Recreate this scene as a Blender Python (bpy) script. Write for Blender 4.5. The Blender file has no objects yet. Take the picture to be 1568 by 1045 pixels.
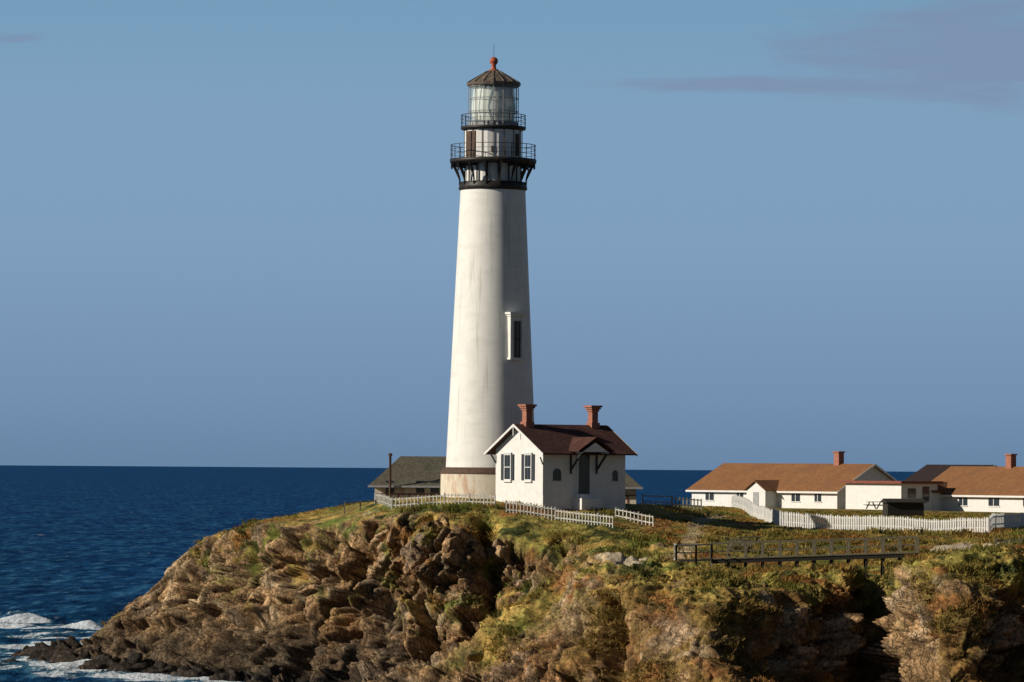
import bpy, math, numpy as np
from mathutils import Vector, Matrix, Euler
from mathutils.bvhtree import BVHTree
rng=np.random.default_rng(7)
F=6650.0; CAMZ=17.0
PITCH=math.atan(194.5/F); ROLL=math.radians(0.4)
Rm=Matrix.Rotation(math.pi/2+PITCH,3,'X') @ Matrix.Rotation(ROLL,3,'Z')
R=np.array(Rm)
def W(px,row,d):
    px=np.asarray(px,float); row=np.asarray(row,float); d=np.asarray(d,float)
    l=np.stack([(px-784)/F,-(row-522.5)/F,-np.ones_like(px)],-1)
    w=l@R.T
    p=w*(d/w[...,1])[...,None]
    p[...,2]+=CAMZ
    return p
def Wv(px,row,d): return Vector([float(a) for a in W(px,row,d)])
def rowhz(px,d,z):
    r0=W(px,700,d)[2]; r1=W(px,1000,d)[2]
    return 700+(z-r0)/(r1-r0)*300

sc=bpy.context.scene
# ---------------------------------------------------------------- camera
cd=bpy.data.cameras.new("camera"); cam=bpy.data.objects.new("camera",cd)
sc.collection.objects.link(cam)
cam.matrix_world=Matrix.Translation((0,0,CAMZ)) @ Rm.to_4x4()
cd.sensor_width=36; cd.lens=36*F/1568; cd.clip_start=1; cd.clip_end=200000
sc.camera=cam
sc.view_settings.view_transform='Standard'
sc.view_settings.look='None'; sc.view_settings.exposure=0

# ---------------------------------------------------------------- light
EL=math.radians(25); AZ=math.radians(-107)
S3=Vector((math.sin(AZ)*math.cos(EL),math.cos(AZ)*math.cos(EL),math.sin(EL)))
sd=bpy.data.lights.new("sun",'SUN'); sd.energy=5.0; sd.angle=math.radians(0.5); sd.color=(1,0.90,0.74)
so=bpy.data.objects.new("sun",sd); so.rotation_euler=S3.to_track_quat('Z','Y').to_euler(); so.location=(-200,0,150)
sc.collection.objects.link(so)

def N(nt,t,**kw):
    n=nt.nodes.new(t)
    for k,v in kw.items(): setattr(n,k,v)
    return n
def L(nt,a,b): nt.links.new(a,b)
def math_(nt,op,a,b=None,c=None,clamp=False):
    n=nt.nodes.new('ShaderNodeMath'); n.operation=op; n.use_clamp=clamp
    for i,v in enumerate((a,b,c)):
        if v is None: continue
        if isinstance(v,(int,float)): n.inputs[i].default_value=v
        else: nt.links.new(v,n.inputs[i])
    return n.outputs[0]
def mapr(nt,v,a,b,c=0,d=1,smooth=True):
    n=nt.nodes.new('ShaderNodeMapRange')
    if smooth: n.interpolation_type='SMOOTHSTEP'
    nt.links.new(v,n.inputs[0])
    n.inputs[1].default_value=a;n.inputs[2].default_value=b;n.inputs[3].default_value=c;n.inputs[4].default_value=d
    return n.outputs[0]
def mixc(nt,f,a,b,mode='MIX'):
    n=nt.nodes.new('ShaderNodeMix'); n.data_type='RGBA'; n.blend_type=mode
    if isinstance(f,(int,float)): n.inputs[0].default_value=f
    else: nt.links.new(f,n.inputs[0])
    for i,v in ((6,a),(7,b)):
        if isinstance(v,(tuple,list)): n.inputs[i].default_value=(v[0],v[1],v[2],1)
        else: nt.links.new(v,n.inputs[i])
    return n.outputs[2]
def ramp(nt,v,stops):
    n=nt.nodes.new('ShaderNodeValToRGB'); e=n.color_ramp.elements
    while len(e)<len(stops): e.new(0.5)
    for el,(p,c) in zip(e,stops):
        el.position=p; el.color=(c[0],c[1],c[2],1)
    nt.links.new(v,n.inputs[0]); return n.outputs[0]
def noise_(nt,vec,scale,detail=6,rough=.6):
    n=nt.nodes.new('ShaderNodeTexNoise'); n.inputs['Scale'].default_value=scale; n.inputs['Detail'].default_value=detail; n.inputs['Roughness'].default_value=rough
    nt.links.new(vec,n.inputs['Vector']); return n.outputs[0]
def mapping(nt,vec,s):
    n=nt.nodes.new('ShaderNodeMapping'); n.inputs['Scale'].default_value=s; nt.links.new(vec,n.inputs[0]); return n.outputs[0]

# ---------------------------------------------------------------- world / sky
wd=bpy.data.worlds.new("World"); sc.world=wd; wd.use_nodes=True
nt=wd.node_tree; nt.nodes.clear()
out=N(nt,'ShaderNodeOutputWorld'); bg=N(nt,'ShaderNodeBackground'); L(nt,bg.outputs[0],out.inputs[0])
sky=N(nt,'ShaderNodeTexSky'); sky.sky_type='NISHITA'; sky.sun_disc=False
sky.sun_elevation=EL; sky.sun_rotation=AZ%(2*math.pi); sky.air_density=1.0; sky.dust_density=0.3; sky.ozone_density=2
tc=N(nt,'ShaderNodeTexCoord'); sp=N(nt,'ShaderNodeSeparateXYZ'); L(nt,tc.outputs['Generated'],sp.inputs[0])
X_,Y_,Z_=sp.outputs
zz=math_(nt,'MULTIPLY',Z_,1/0.14)
hz=ramp(nt,zz,[(0.0,(0.140,0.235,0.375)),(0.12,(0.178,0.280,0.44)),(0.38,(0.215,0.345,0.52)),(0.60,(0.21,0.355,0.52)),(0.80,(0.172,0.335,0.50)),(1.0,(0.145,0.305,0.47))])
cmb=N(nt,'ShaderNodeCombineXYZ'); L(nt,math_(nt,'MULTIPLY',X_,34),cmb.inputs[0]); L(nt,math_(nt,'MULTIPLY',Z_,190),cmb.inputs[1]); L(nt,math_(nt,'MULTIPLY',Y_,3),cmb.inputs[2])
nf=noise_(nt,cmb.outputs[0],1.0,7,.62)
def ell(cx,cz,rx,rz):
    a=math_(nt,'POWER',math_(nt,'DIVIDE',math_(nt,'SUBTRACT',X_,cx),rx),2)
    b=math_(nt,'POWER',math_(nt,'DIVIDE',math_(nt,'SUBTRACT',Z_,cz),rz),2)
    return math_(nt,'ADD',a,b)
e1=ell(0.116,0.0960,0.054,0.0125); e2=ell(0.062,0.0885,0.038,0.0020); e3=ell(-0.115,0.0975,0.010,0.0015)
m=math_(nt,'MINIMUM',math_(nt,'MINIMUM',e1,e2),math_(nt,'ADD',e3,.7))
m2=math_(nt,'ADD',m,math_(nt,'MULTIPLY',math_(nt,'SUBTRACT',nf,0.5),3.6))
cf=mapr(nt,m2,1.6,0.0,0,0.68)
cf=math_(nt,'MULTIPLY',cf,mapr(nt,Y_,0.0,0.5,0,1))
hz2=mixc(nt,cf,hz,(0.205,0.265,0.405))
nis=mixc(nt,1.0,sky.outputs[0],(0.030,0.030,0.032),'MULTIPLY')
hzf=math_(nt,'MAXIMUM',mapr(nt,Z_,0.13,0.26),mapr(nt,Y_,0.75,0.2,0,1))
fin=mixc(nt,hzf,hz2,nis)
L(nt,fin,bg.inputs[0]); bg.inputs[1].default_value=1.0

# ---------------------------------------------------------------- noise
def hsh(ix,iy,iz,seed):
    with np.errstate(over='ignore'):
        h=(ix.astype(np.uint32)*np.uint32(0x9E3779B1))^(iy.astype(np.uint32)*np.uint32(0x85EBCA77))^(iz.astype(np.uint32)*np.uint32(0xC2B2AE3D))
        h=h+np.uint32(seed*7919+13)
        h^=h>>np.uint32(15); h=h*np.uint32(0x2C1B3C6D); h^=h>>np.uint32(12); h=h*np.uint32(0x297A2D39); h^=h>>np.uint32(15)
    return h.astype(np.float64)/4294967296.0
def vnoise(P,scale,seed=0):
    q=P/scale+1000.0
    i=np.floor(q).astype(np.int64); f=q-i; f=f*f*f*(f*(f*6-15)+10)
    r=0
    for a in (0,1):
        for b in (0,1):
            for c in (0,1):
                w=(f[...,0] if a else 1-f[...,0])*(f[...,1] if b else 1-f[...,1])*(f[...,2] if c else 1-f[...,2])
                r=r+w*hsh(i[...,0]+a,i[...,1]+b,i[...,2]+c,seed)
    return r*2-1
RQ=np.array(Euler((0.7,0.5,1.1)).to_matrix())
def fbm(P,scale,oct=4,seed=0,gain=.5):
    r=0;a=1;t=0
    P=P@RQ
    for o in range(oct):
        r=r+a*vnoise(P,scale/(2.03**o),seed+o*17); t+=a; a*=gain
    return r/t*1.6
LEAN=np.array(Euler((0.15,0.38,0.3)).to_matrix())
def facets(P,scale,seed=0,warp=.22,edge=.12):
    q=((P@LEAN)/np.asarray(scale))@RQ
    q=q+warp*np.stack([vnoise(q,.9,seed+5),vnoise(q,.9,seed+6),vnoise(q,.9,seed+7)],-1)+1000.0
    i=np.floor(q).astype(np.int64)
    best=np.full(q.shape[:-1],1e9); sec=best.copy(); val=np.zeros_like(best); idr=np.zeros_like(best)
    for a in (-1,0,1):
        for b in (-1,0,1):
            for c in (-1,0,1):
                ix,iy,iz=i[...,0]+a,i[...,1]+b,i[...,2]+c
                h1=hsh(ix,iy,iz,seed);h2=hsh(ix,iy,iz,seed+1);h3=hsh(ix,iy,iz,seed+2)
                dx=q[...,0]-ix-h1;dy=q[...,1]-iy-h2;dz=q[...,2]-iz-h3
                d=dx*dx+dy*dy+dz*dz
                t1=((h1*7.13)%1-.5);t2=((h2*9.71)%1-.5);t3=((h3*5.37)%1-.5);hh=((h1*3.3+h2*5.1)%1)-.5
                v=.4+hh*.8+(t1*dx+t2*dy+t3*dz)*2.6
                m=d<best
                sec=np.where(m,best,np.minimum(sec,d)); val=np.where(m,v,val); idr=np.where(m,hh+.5,idr); best=np.where(m,d,best)
    c=np.sqrt(sec)-np.sqrt(best)
    return val*(.25+.75*sstep(0,edge,c)),c,idr
def sstep(a,b,x):
    t=np.clip((x-a)/(b-a),0,1); return t*t*(3-2*t)
def mix3(a,b,t): return a*(1-t[...,None])+np.asarray(b)*t[...,None]

# ---------------------------------------------------------------- terrain control profiles (depth, row | z if <100)
cols={
-250:[(400,-4)]*3+[(385,-4),(375,-4),(365,-4),(360,-4),(350,-4),(340,-4),(330,-4),(320,-4),(310,-4)],
50:[(400,-3),(390,-3),(380,-2),(372,-1.5),(368,-1.5),(364,-1.8),(360,-2),(350,-3),(340,-3),(330,-3),(320,-3),(310,-3)],
90:[(400,-2.5),(390,-1),(380,-.2),(372,1016),(368,1024),(364,-.4),(360,-1),(350,-2),(340,-3),(330,-3),(320,-3),(310,-3)],
130:[(400,-2),(390,0),(380,1.2),(372,985),(370,1000),(367,1018),(362,-0.5),(352,-2),(340,-3),(330,-3),(320,-3),(310,-3)],
165:[(405,-2),(395,1),(384,964),(372,952),(370,976),(367,1000),(360,1030),(350,-1.5),(340,-3),(330,-3),(320,-3),(310,-3)],
235:[(405,-2),(395,3),(380,914),(370,900),(367,940),(363,985),(356,1036),(345,-1.5),(335,-3),(325,-3),(315,-3),(305,-3)],
275:[(405,-1),(395,6),(378,866),(368,850),(365,900),(361,955),(353,1040),(342,-1.5),(334,-3),(325,-3),(315,-3),(305,-3)],
325:[(405,0),(393,9),(374,828),(364,818),(360,860),(356.5,940),(349,1045),(338,-1),(332,-2),(324,-3),(315,-3),(305,-3)],
400:[(405,2),(390,10.5),(370,798),(356,800),(351,850),(348,940),(341,1050),(330,-1),(324,-2),(316,-3),(308,-3),(300,-3)],
500:[(405,3),(390,12),(365,777),(347,802),(343,840),(340,930),(334,1060),(322,-.5),(314,-1),(305,-2),(300,-3),(295,-3)],
600:[(405,4),(385,13),(352,760),(340,788),(337.5,835),(334.5,930),(328,1045),(312,1085),(300,1062),(294,1100),(284,-1),(275,-3)],
700:[(405,5),(385,13.5),(350,757),(338,777),(335,815),(331.5,905),(325,1005),(309,1050),(298,1005),(293,1050),(284,1110),(270,-3)],
770:[(405,5),(385,13.5),(350,757),(338,780),(334,820),(330,900),(321,970),(307,1025),(298,958),(293,1010),(285,1085),(264,-3)],
850:[(405,5),(385,13.5),(350,759),(338,785),(333,825),(328,875),(318,930),(306,965),(298,903),(291,965),(282,1070),(260,-2)],
930:[(400,5),(383,13.5),(350,768),(337,792),(329,825),(321,848),(314,872),(306,888),(298,862),(290,905),(281,1060),(256,-2)],
1010:[(400,6),(385,12.5),(360,772),(340,798),(330,822),(322,840),(315,852),(306,866),(296,872),(284,920),(275,1060),(252,-2)],
1090:[(520,6),(480,774),(400,778),(345,802),(330,824),(322,842),(315,856),(305,872),(292,880),(280,930),(272,1060),(250,-2)],
1150:[(600,11),(480,775),(400,785),(350,806),(332,828),(322,848),(312,872),(304,876),(295,877),(284,925),(276,1060),(250,-2)],
1230:[(600,11),(480,776),(400,788),(350,810),(332,830),(322,848),(312,878),(304,882),(298,873),(290,920),(285,1060),(252,-2)],
1300:[(600,11),(480,777),(400,789),(350,811),(332,830),(322,846),(313,876),(306,886),(300,871),(295,915),(291,1060),(258,-2)],
1350:[(600,11),(480,778),(400,790),(350,812),(332,830),(322,844),(314,868),(307,892),(303,902),(298,955),(292,1070),(262,-2)],
1400:[(600,11),(480,779),(400,791),(350,812),(332,829),(322,842),(314,852),(304,864),(295,872),(286,930),(278,1060),(256,-2)],
1450:[(600,11),(480,780),(400,792),(350,813),(332,828),(320,838),(310,845),(300,852),(288,850),(279,905),(271,1060),(248,-2)],
1500:[(600,11),(480,781),(400,793),(350,813),(332,828),(320,836),(310,840),(298,845),(286,848),(280,905),(275,1060),(245,-2)],
1568:[(600,11),(480,782),(400,795),(350,814),(332,828),(320,836),(310,840),(298,844),(286,848),(284,905),(280,1060),(252,-2)],
1700:[(600,11),(480,782),(400,795),(350,814),(332,828),(320,836),(310,841),(298,845),(284,852),(276,905),(270,1060),(245,-2)],
2300:[(600,11),(480,782),(400,795),(350,814),(332,828),(320,836),(310,841),(298,845),(284,852),(276,905),(270,1060),(245,-2)]}
cpx=np.array(sorted(cols)); K=13
C=np.zeros((len(cpx),K,3))
for a,px in enumerate(cpx):
    lst=cols[int(px)]; lst=[(lst[0][0]+10,-5)]+list(lst)
    for b,(d,v) in enumerate(lst):
        row=v if v>=100 else rowhz(px,d,v)
        C[a,b]=W(px,row,d)
us=np.concatenate([np.linspace(-250,-20,30),np.arange(-16,1610,1.5),np.linspace(1615,2300,70)])
segn=[4,6,26,56,64,96,96,28,44,96,84,14]
vs=np.concatenate([np.linspace(k,k+1,n,endpoint=False) for k,n in enumerate(segn)]+[[12.0]])
nu,nv=len(us),len(vs)
A=np.zeros((nu,K,3))
for k in range(K):
    for c in range(3): A[:,k,c]=np.interp(us,cpx,C[:,k,c])
k0=np.clip(np.floor(vs).astype(int),0,K-2); ft=vs-k0
G=A[:,k0]*(1-ft)[None,:,None]+A[:,k0+1]*ft[None,:,None]
def smooth(G,r,ax):
    k=np.exp(-0.5*(np.arange(-2*r,2*r+1)/r)**2); k/=k.sum()
    pad=[(0,0)]*G.ndim; pad[ax]=(2*r,2*r)
    Gp=np.pad(G,pad,mode='edge'); o=0
    n=G.shape[ax]
    for j,w in enumerate(k):
        sl=[slice(None)]*G.ndim; sl[ax]=slice(j,j+n); o=o+w*Gp[tuple(sl)]
    return o
G[:,:,2]=smooth(smooth(G[:,:,2],8,0),5,1)
G[:,:,1]=smooth(smooth(G[:,:,1],9,0),5,1)
def normals(G):
    du=np.gradient(G,axis=0); dv=np.gradient(G,axis=1)
    n=np.cross(dv,du); n/=np.linalg.norm(n,axis=-1,keepdims=True)+1e-9
    return n
n0=normals(G)
n0=smooth(smooth(n0,9,0),7,1); n0/=np.linalg.norm(n0,axis=-1,keepdims=True)
UU=np.repeat(us[:,None],nv,1); VV=np.repeat(vs[None,:],nu,0)
big=fbm(G,9,3,3); med=fbm(G,3,3,11)
slope=n0[...,2]
fore=sstep(8.3,9.0,VV)*sstep(560,700,UU)
foreR=fore*sstep(840,960,UU)
thr=0.88-0.14*fore-.18*foreR
rock=1-sstep(thr-0.16,thr+0.06,slope+0.14*med+0.08*big)
rock=np.where(VV<3.35,rock*sstep(3.0,3.35,VV)*1.0,rock)
rock=np.maximum(rock,(1-sstep(3,5.5,G[...,2]+1.2*med))*sstep(2.5,3.2,VV)*(1-foreR))
cl=sstep(3.7,4.8,VV)*(1-sstep(11.3,12,VV))
hor=n0.copy(); hor[...,2]=hor[...,2]*0.65
wv3=np.stack([fbm(G,5,2,301),fbm(G,5,2,303),fbm(G,5,2,305)],-1)
Gw=(G+1.0*wv3)
sA=Gw@np.array([[1,0,0.25],[0,.6,0],[-.35,0,0.4]])
rid=1-np.abs(vnoise(sA,4.4,41))*2
rid2=1-np.abs(vnoise(sA,1.9,43))*2
f0,c0_,id0=facets(G,(3.8,4.2,6.0),205,edge=.16)
f1,c1,id1=facets(G,(1.8,2.1,3.2),5)
f2,c2,id2=facets(G,(.95,1.05,1.5),23)
f3,c3,id3=facets(G,(.5,.5,.7),57)
fn=fbm(G,.7,3,61)
lf=sstep(330,250,UU)*0.15
amp=rock*cl*(1-lf)
disp=amp*(1.0*big+1.0*rid+0.45*rid2+1.8*f0+1.3*f1+0.62*f2+0.22*f3+.10*fn-2.2)
flat=sstep(3.0,3.6,VV)
v1=fbm(G,2.6,3,71); v2=np.abs(vnoise(G,0.8,73)); v3=vnoise(G,.35,79)
vegd=(1-rock)*(flat*(0.18*v1+0.14*(.5-v2)+0.06*v3)+flat*cl*fore*(0.8*big+0.9*rid+.30*(0.5-v2)+.45*f0+.50*f1+.25*f2-.4))
disp=disp+vegd
for (px,lv0,lv1,w,dep) in [(556,3.9,6.6,14,3.0),(748,4.1,7.0,15,3.4),(945,9.7,11.4,16,3.0),(655,5.6,7.2,12,2.0),(470,5.0,7,12,2.0),(395,4.6,6.6,10,1.8),(350,4.4,6,9,1.5),(290,4.6,6.4,9,1.5),(610,5.9,7,10,1.5),(1335,9.0,11.7,26,3.5),(1190,9.8,11.5,14,1.5)]:
    g=np.exp(-((UU+ (VV-lv0)*6-px+8*med)/w)**2)*sstep(lv0,lv0+.4,VV)*(1-sstep(lv1-.4,lv1,VV))
    disp=disp-dep*g
Pn=G+hor*disp[...,None]
n1=normals(Pn)
# ---- albedo, with crevice shade and lit rock painted in
cn=fbm(Pn,6,4,101); cn2=fbm(Pn,1.6,4,103); cn3=fbm(Pn,0.5,2,105)
rc=np.zeros(G.shape)+np.array([0.42,0.265,0.135])
rc=mix3(rc,(0.56,0.41,0.25),sstep(.0,.8,cn2+.5*cn))
rc=mix3(rc,(0.18,0.120,0.072),sstep(0.0,.7,-cn-.35*cn2)*.7)
rc=mix3(rc,(0.36,0.185,0.075),sstep(.2,.7,fbm(Pn,4,3,107))*.6)
rc=mix3(rc,(0.19,0.18,0.07),sstep(.2,.65,fbm(Pn,3,3,109))*.5*sstep(4,7,Pn[...,2]))
rc=mix3(rc,(0.24,0.215,0.18),sstep(.25,.6,fbm(Pn,2.2,3,113))*.4)
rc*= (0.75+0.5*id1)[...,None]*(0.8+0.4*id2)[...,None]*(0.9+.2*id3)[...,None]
rc*= (0.42+0.58*sstep(0,.12,c2))[...,None]*(0.34+0.66*sstep(0,.10,c1))[...,None]*(.75+.25*sstep(0,.12,c3))[...,None]  # crevice shade painted into the rock colour along block edges
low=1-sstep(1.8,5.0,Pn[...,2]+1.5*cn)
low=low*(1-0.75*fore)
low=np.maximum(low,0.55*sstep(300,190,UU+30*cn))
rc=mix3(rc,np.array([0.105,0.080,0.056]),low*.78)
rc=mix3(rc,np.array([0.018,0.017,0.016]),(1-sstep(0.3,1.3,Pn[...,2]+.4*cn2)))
lit_rock=np.exp(-((UU-890)/45)**2-((VV-9.6)/.45)**2)+np.exp(-((UU-1045)/45)**2-((VV-10.45)/.25)**2)  # two sunlit rock spots, painted as paler rock without scrub
vc=np.zeros(G.shape)+np.array([0.25,0.215,0.055])
vc=mix3(vc,(0.145,0.180,0.036),sstep(.0,.55,fbm(Pn,5,3,121)))
vc=mix3(vc,(0.43,0.290,0.085),sstep(-.05,.55,fbm(Pn*np.array([1,1,1.6]),2.4,4,123))*(.85))
vc=mix3(vc,(0.32,0.135,0.042),sstep(.15,.6,fbm(Pn,3.2,4,125))*.85)
vc=mix3(vc,(0.06,0.072,0.022),sstep(.3,.7,fbm(Pn,1.3,3,127)))
vc=mix3(vc,(0.20,0.095,0.038),fore*sstep(9.5,10.3,VV+.4*cn)*.65)
vc*= (0.8+0.4*cn3)[...,None]
bare=sstep(.5,.8,fbm(Pn,2.2,4,131)+.25*(1-slope))*fore*sstep(9,9.6,VV)*.9
veg=(1-rock)*(1-bare)
pt=sstep(.22,.55,fbm(Pn,1.7,4,141)+.55*(slope-.62)+.06)*sstep(4,7,Pn[...,2])*sstep(200,320,UU)
veg=np.maximum(veg,pt*.9)
veg=veg*(1-np.clip(lit_rock*1.2,0,1)*sstep(-.6,.2,cn2))
rc=mix3(rc,np.array([0.52,0.37,0.25]),np.clip(lit_rock,0,1)*.7)
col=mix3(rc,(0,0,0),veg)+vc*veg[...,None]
def patch(px,row,d,rx,ry,k=.35):
    c=W(px,row,d); return sstep(1.15,.8,((Pn[...,0]-c[0])/rx)**2+((Pn[...,1]-c[1])/ry)**2+k*cn2+.2*cn3)
pa=np.maximum(patch(955,862,299,2.2,4.5),patch(1482,832,316,2.6,9))
pa=np.maximum(pa,patch(1005,858,305,1.7,3.5))*.92
pth=np.zeros_like(pa)
pp=[W(a,800,d)[:2] for a,d in ((1105,372),(1075,350),(1062,332),(1050,318),(1025,308),(985,303))]
for a_,b_ in zip(pp[:-1],pp[1:]):
    ab=b_-a_; tt=np.clip(((Pn[...,:2]-a_)@ab)/(ab@ab),0,1)
    dist=np.linalg.norm(Pn[...,:2]-(a_+tt[...,None]*ab),axis=-1)
    pth=np.maximum(pth,sstep(.9,.3,dist+.3*cn2)*.45)
pa=np.maximum(pa,pth*(VV<9.2))
col=mix3(col,np.array([0.46,0.38,0.28]),pa); veg=veg*(1-pa)
col=np.clip(col,0.004,.8)

me=bpy.data.meshes.new("headland")
nV=nu*nv
def fill(me,V,quads):
    me.vertices.add(len(V)); me.vertices.foreach_set('co',V.reshape(-1).astype(np.float32))
    me.loops.add(quads.size); me.loops.foreach_set('vertex_index',quads.reshape(-1).astype(np.int32))
    me.polygons.add(len(quads)); me.polygons.foreach_set('loop_start',(np.arange(len(quads))*4).astype(np.int32))
    me.polygons.foreach_set('loop_total',np.full(len(quads),4,np.int32)); me.update()
ii=(np.arange(nu-1)[:,None]*nv+np.arange(nv-1)[None,:]).reshape(-1)
fill(me,Pn.reshape(-1,3),np.stack([ii,ii+1,ii+nv+1,ii+nv],-1))
def setcol(me,c,alpha=None):
    at=me.color_attributes.new("Col",'FLOAT_COLOR','POINT')
    cc=np.ones((len(c),4),np.float32); cc[:,:3]=c
    if alpha is not None: cc[:,3]=alpha
    at.data.foreach_set('color',cc.reshape(-1))
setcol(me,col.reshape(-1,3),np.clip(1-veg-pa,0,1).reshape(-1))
ter=bpy.data.objects.new("headland_terrain",me); sc.collection.objects.link(ter)

def newmat(name):
    m=bpy.data.materials.new(name); m.use_nodes=True; nt=m.node_tree
    b=nt.nodes['Principled BSDF']; return m,nt,b
m,nt,b=newmat("headland_ground"); 
at=N(nt,'ShaderNodeAttribute'); at.attribute_name='Col'
tcn=N(nt,'ShaderNodeTexCoord'); OB=tcn.outputs['Object']
no=noise_(nt,OB,4.5,8,.7)
nd=N(nt,'ShaderNodeTexNoise'); nd.inputs['Scale'].default_value=1.1; nd.inputs['Detail'].default_value=4; L(nt,OB,nd.inputs['Vector'])
vm=N(nt,'ShaderNodeVectorMath'); vm.operation='MULTIPLY_ADD'; L(nt,nd.outputs['Color'],vm.inputs[0]); vm.inputs[1].default_value=(1.2,1.2,1.2); L(nt,mapping(nt,OB,(1,1,.65)),vm.inputs[2])
vo=N(nt,'ShaderNodeTexVoronoi'); vo.feature='DISTANCE_TO_EDGE'; vo.inputs['Scale'].default_value=1.3; L(nt,vm.outputs[0],vo.inputs['Vector'])
vo2=N(nt,'ShaderNodeTexVoronoi'); vo2.feature='DISTANCE_TO_EDGE'; vo2.inputs['Scale'].default_value=3.2; L(nt,vm.outputs[0],vo2.inputs['Vector'])
ck=math_(nt,'MULTIPLY',mapr(nt,vo.outputs[0],0,.07,.5,1),mapr(nt,vo2.outputs[0],0,.08,.72,1))
ckr=math_(nt,'ADD',1.0,math_(nt,'MULTIPLY',at.outputs['Alpha'],math_(nt,'SUBTRACT',ck,1.0)))
f=math_(nt,'MULTIPLY',mapr(nt,no,.3,.7,.5,1.55),ckr)
cmb=N(nt,'ShaderNodeCombineColor'); [L(nt,f,cmb.inputs[i]) for i in range(3)]
L(nt,mixc(nt,1.0,at.outputs['Color'],cmb.outputs[0],'MULTIPLY'),b.inputs['Base Color'])
b.inputs['Roughness'].default_value=.95; b.inputs['Specular IOR Level'].default_value=.15
hgt=math_(nt,'ADD',math_(nt,'MULTIPLY',no,.7),ckr)
bp=N(nt,'ShaderNodeBump'); bp.inputs['Strength'].default_value=1.0; bp.inputs['Distance'].default_value=.15
L(nt,hgt,bp.inputs['Height']); L(nt,bp.outputs[0],b.inputs['Normal'])
me.materials.append(m); mground=m

st=Pn[::2,::1]; a_,b_=st.shape[:2]
jj=(np.arange(a_-1)[:,None]*b_+np.arange(b_-1)[None,:]).reshape(-1)
bvh=BVHTree.FromPolygons(st.reshape(-1,3).tolist(),np.stack([jj,jj+1,jj+b_+1,jj+b_],-1).tolist())
def gz(x,y,default=14.5):
    h=bvh.ray_cast(Vector((x,y,60)),Vector((0,0,-1)))
    return h[0].z if h[0] else default

# ---------------------------------------------------------------- grass / shrub tufts
mgrass=bpy.data.materials.new("coastal_grass"); mgrass.use_nodes=True; nt=mgrass.node_tree; nt.nodes.clear()
o=N(nt,'ShaderNodeOutputMaterial'); at=N(nt,'ShaderNodeAttribute'); at.attribute_name='Col'; tcn=N(nt,'ShaderNodeTexCoord')
gc=mixc(nt,mapr(nt,noise_(nt,tcn.outputs['Object'],3.0),.35,.65,0,.35),at.outputs['Color'],(0.27,0.21,0.065))
df=N(nt,'ShaderNodeBsdfDiffuse'); tr=N(nt,'ShaderNodeBsdfTranslucent'); L(nt,gc,df.inputs[0]); L(nt,gc,tr.inputs[0])
mx=N(nt,'ShaderNodeMixShader'); mx.inputs[0].default_value=.42; L(nt,df.outputs[0],mx.inputs[1]); L(nt,tr.outputs[0],mx.inputs[2]); L(nt,mx.outputs[0],o.inputs[0])
dPa=np.linalg.norm(np.cross(np.gradient(Pn,axis=0),np.gradient(Pn,axis=1)),axis=-1)
def make_tufts(name,n,hmin,hmax,blades,mask,seed,spread=.12,bw=.05,bright=1.0,leanv=.5):
    r=np.random.default_rng(seed)
    wgt=(mask*np.minimum(dPa,0.4)).reshape(-1); wgt=wgt/wgt.sum()
    idx=r.choice(nV,n,p=wgt)
    p=Pn.reshape(-1,3)[idx]+r.normal(0,.06,(n,3))*[1,1,0]
    nn=n1.reshape(-1,3)[idx]
    c=col.reshape(-1,3)[idx]
    h=r.uniform(hmin,hmax,n)
    V=[];Cc=[]
    for k in range(blades):
        a=r.uniform(0,2*math.pi,n); off=r.normal(0,spread,(n,2))
        base=p.copy(); base[:,0]+=off[:,0]; base[:,1]+=off[:,1]; base[:,2]-=.05
        dirx=np.stack([np.cos(a),np.sin(a),np.zeros(n)],-1)
        lean=r.normal(0,leanv,(n,3)); lean[:,2]=1
        tip=base+ (lean+nn*.5)*h[:,None]*r.uniform(.5,1.1,n)[:,None]
        w=bw*r.uniform(.6,1.5,n)[:,None]
        V.append(np.stack([base-dirx*w,base+dirx*w,tip+dirx*w*.5,tip-dirx*w*.5],1))
        br=r.uniform(.7,1.5,n)[:,None]*bright
        Cc.append(np.repeat((c*br)[:,None],4,1))
    V=np.concatenate(V).reshape(-1,3); Cc=np.clip(np.concatenate(Cc).reshape(-1,3),0,.6)
    me=bpy.data.meshes.new(name); fill(me,V,np.arange(len(V)).reshape(-1,4)); setcol(me,Cc)
    o=bpy.data.objects.new(name,me); sc.collection.objects.link(o); me.materials.append(mgrass); return o
vis=(VV>2.6)&(Pn[...,2]>2.5)
clear=(1-patch(751,750,350,24,9))
mk=np.clip(veg-.35,0,1)*vis*clear
make_tufts("grass",60000,.05,.14,4,mk,3,spread=.14,bw=.045,bright=1.15)
patchy=sstep(.1,.55,fbm(Pn,2.2,3,151))
nofence=(1-sstep(2.9,3.1,VV)*sstep(4.4,4.2,VV)*sstep(1040,1100,UU))*(1-sstep(8.0,8.4,VV)*sstep(9.6,9.2,VV)*sstep(900,930,UU)*sstep(1040,1010,UU))
make_tufts("coastal_scrub",5200,.12,.36,16,mk*patchy*sstep(3.4,3.8,VV)*nofence,5,spread=.26,bw=.05,bright=1.0,leanv=.8)

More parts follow.
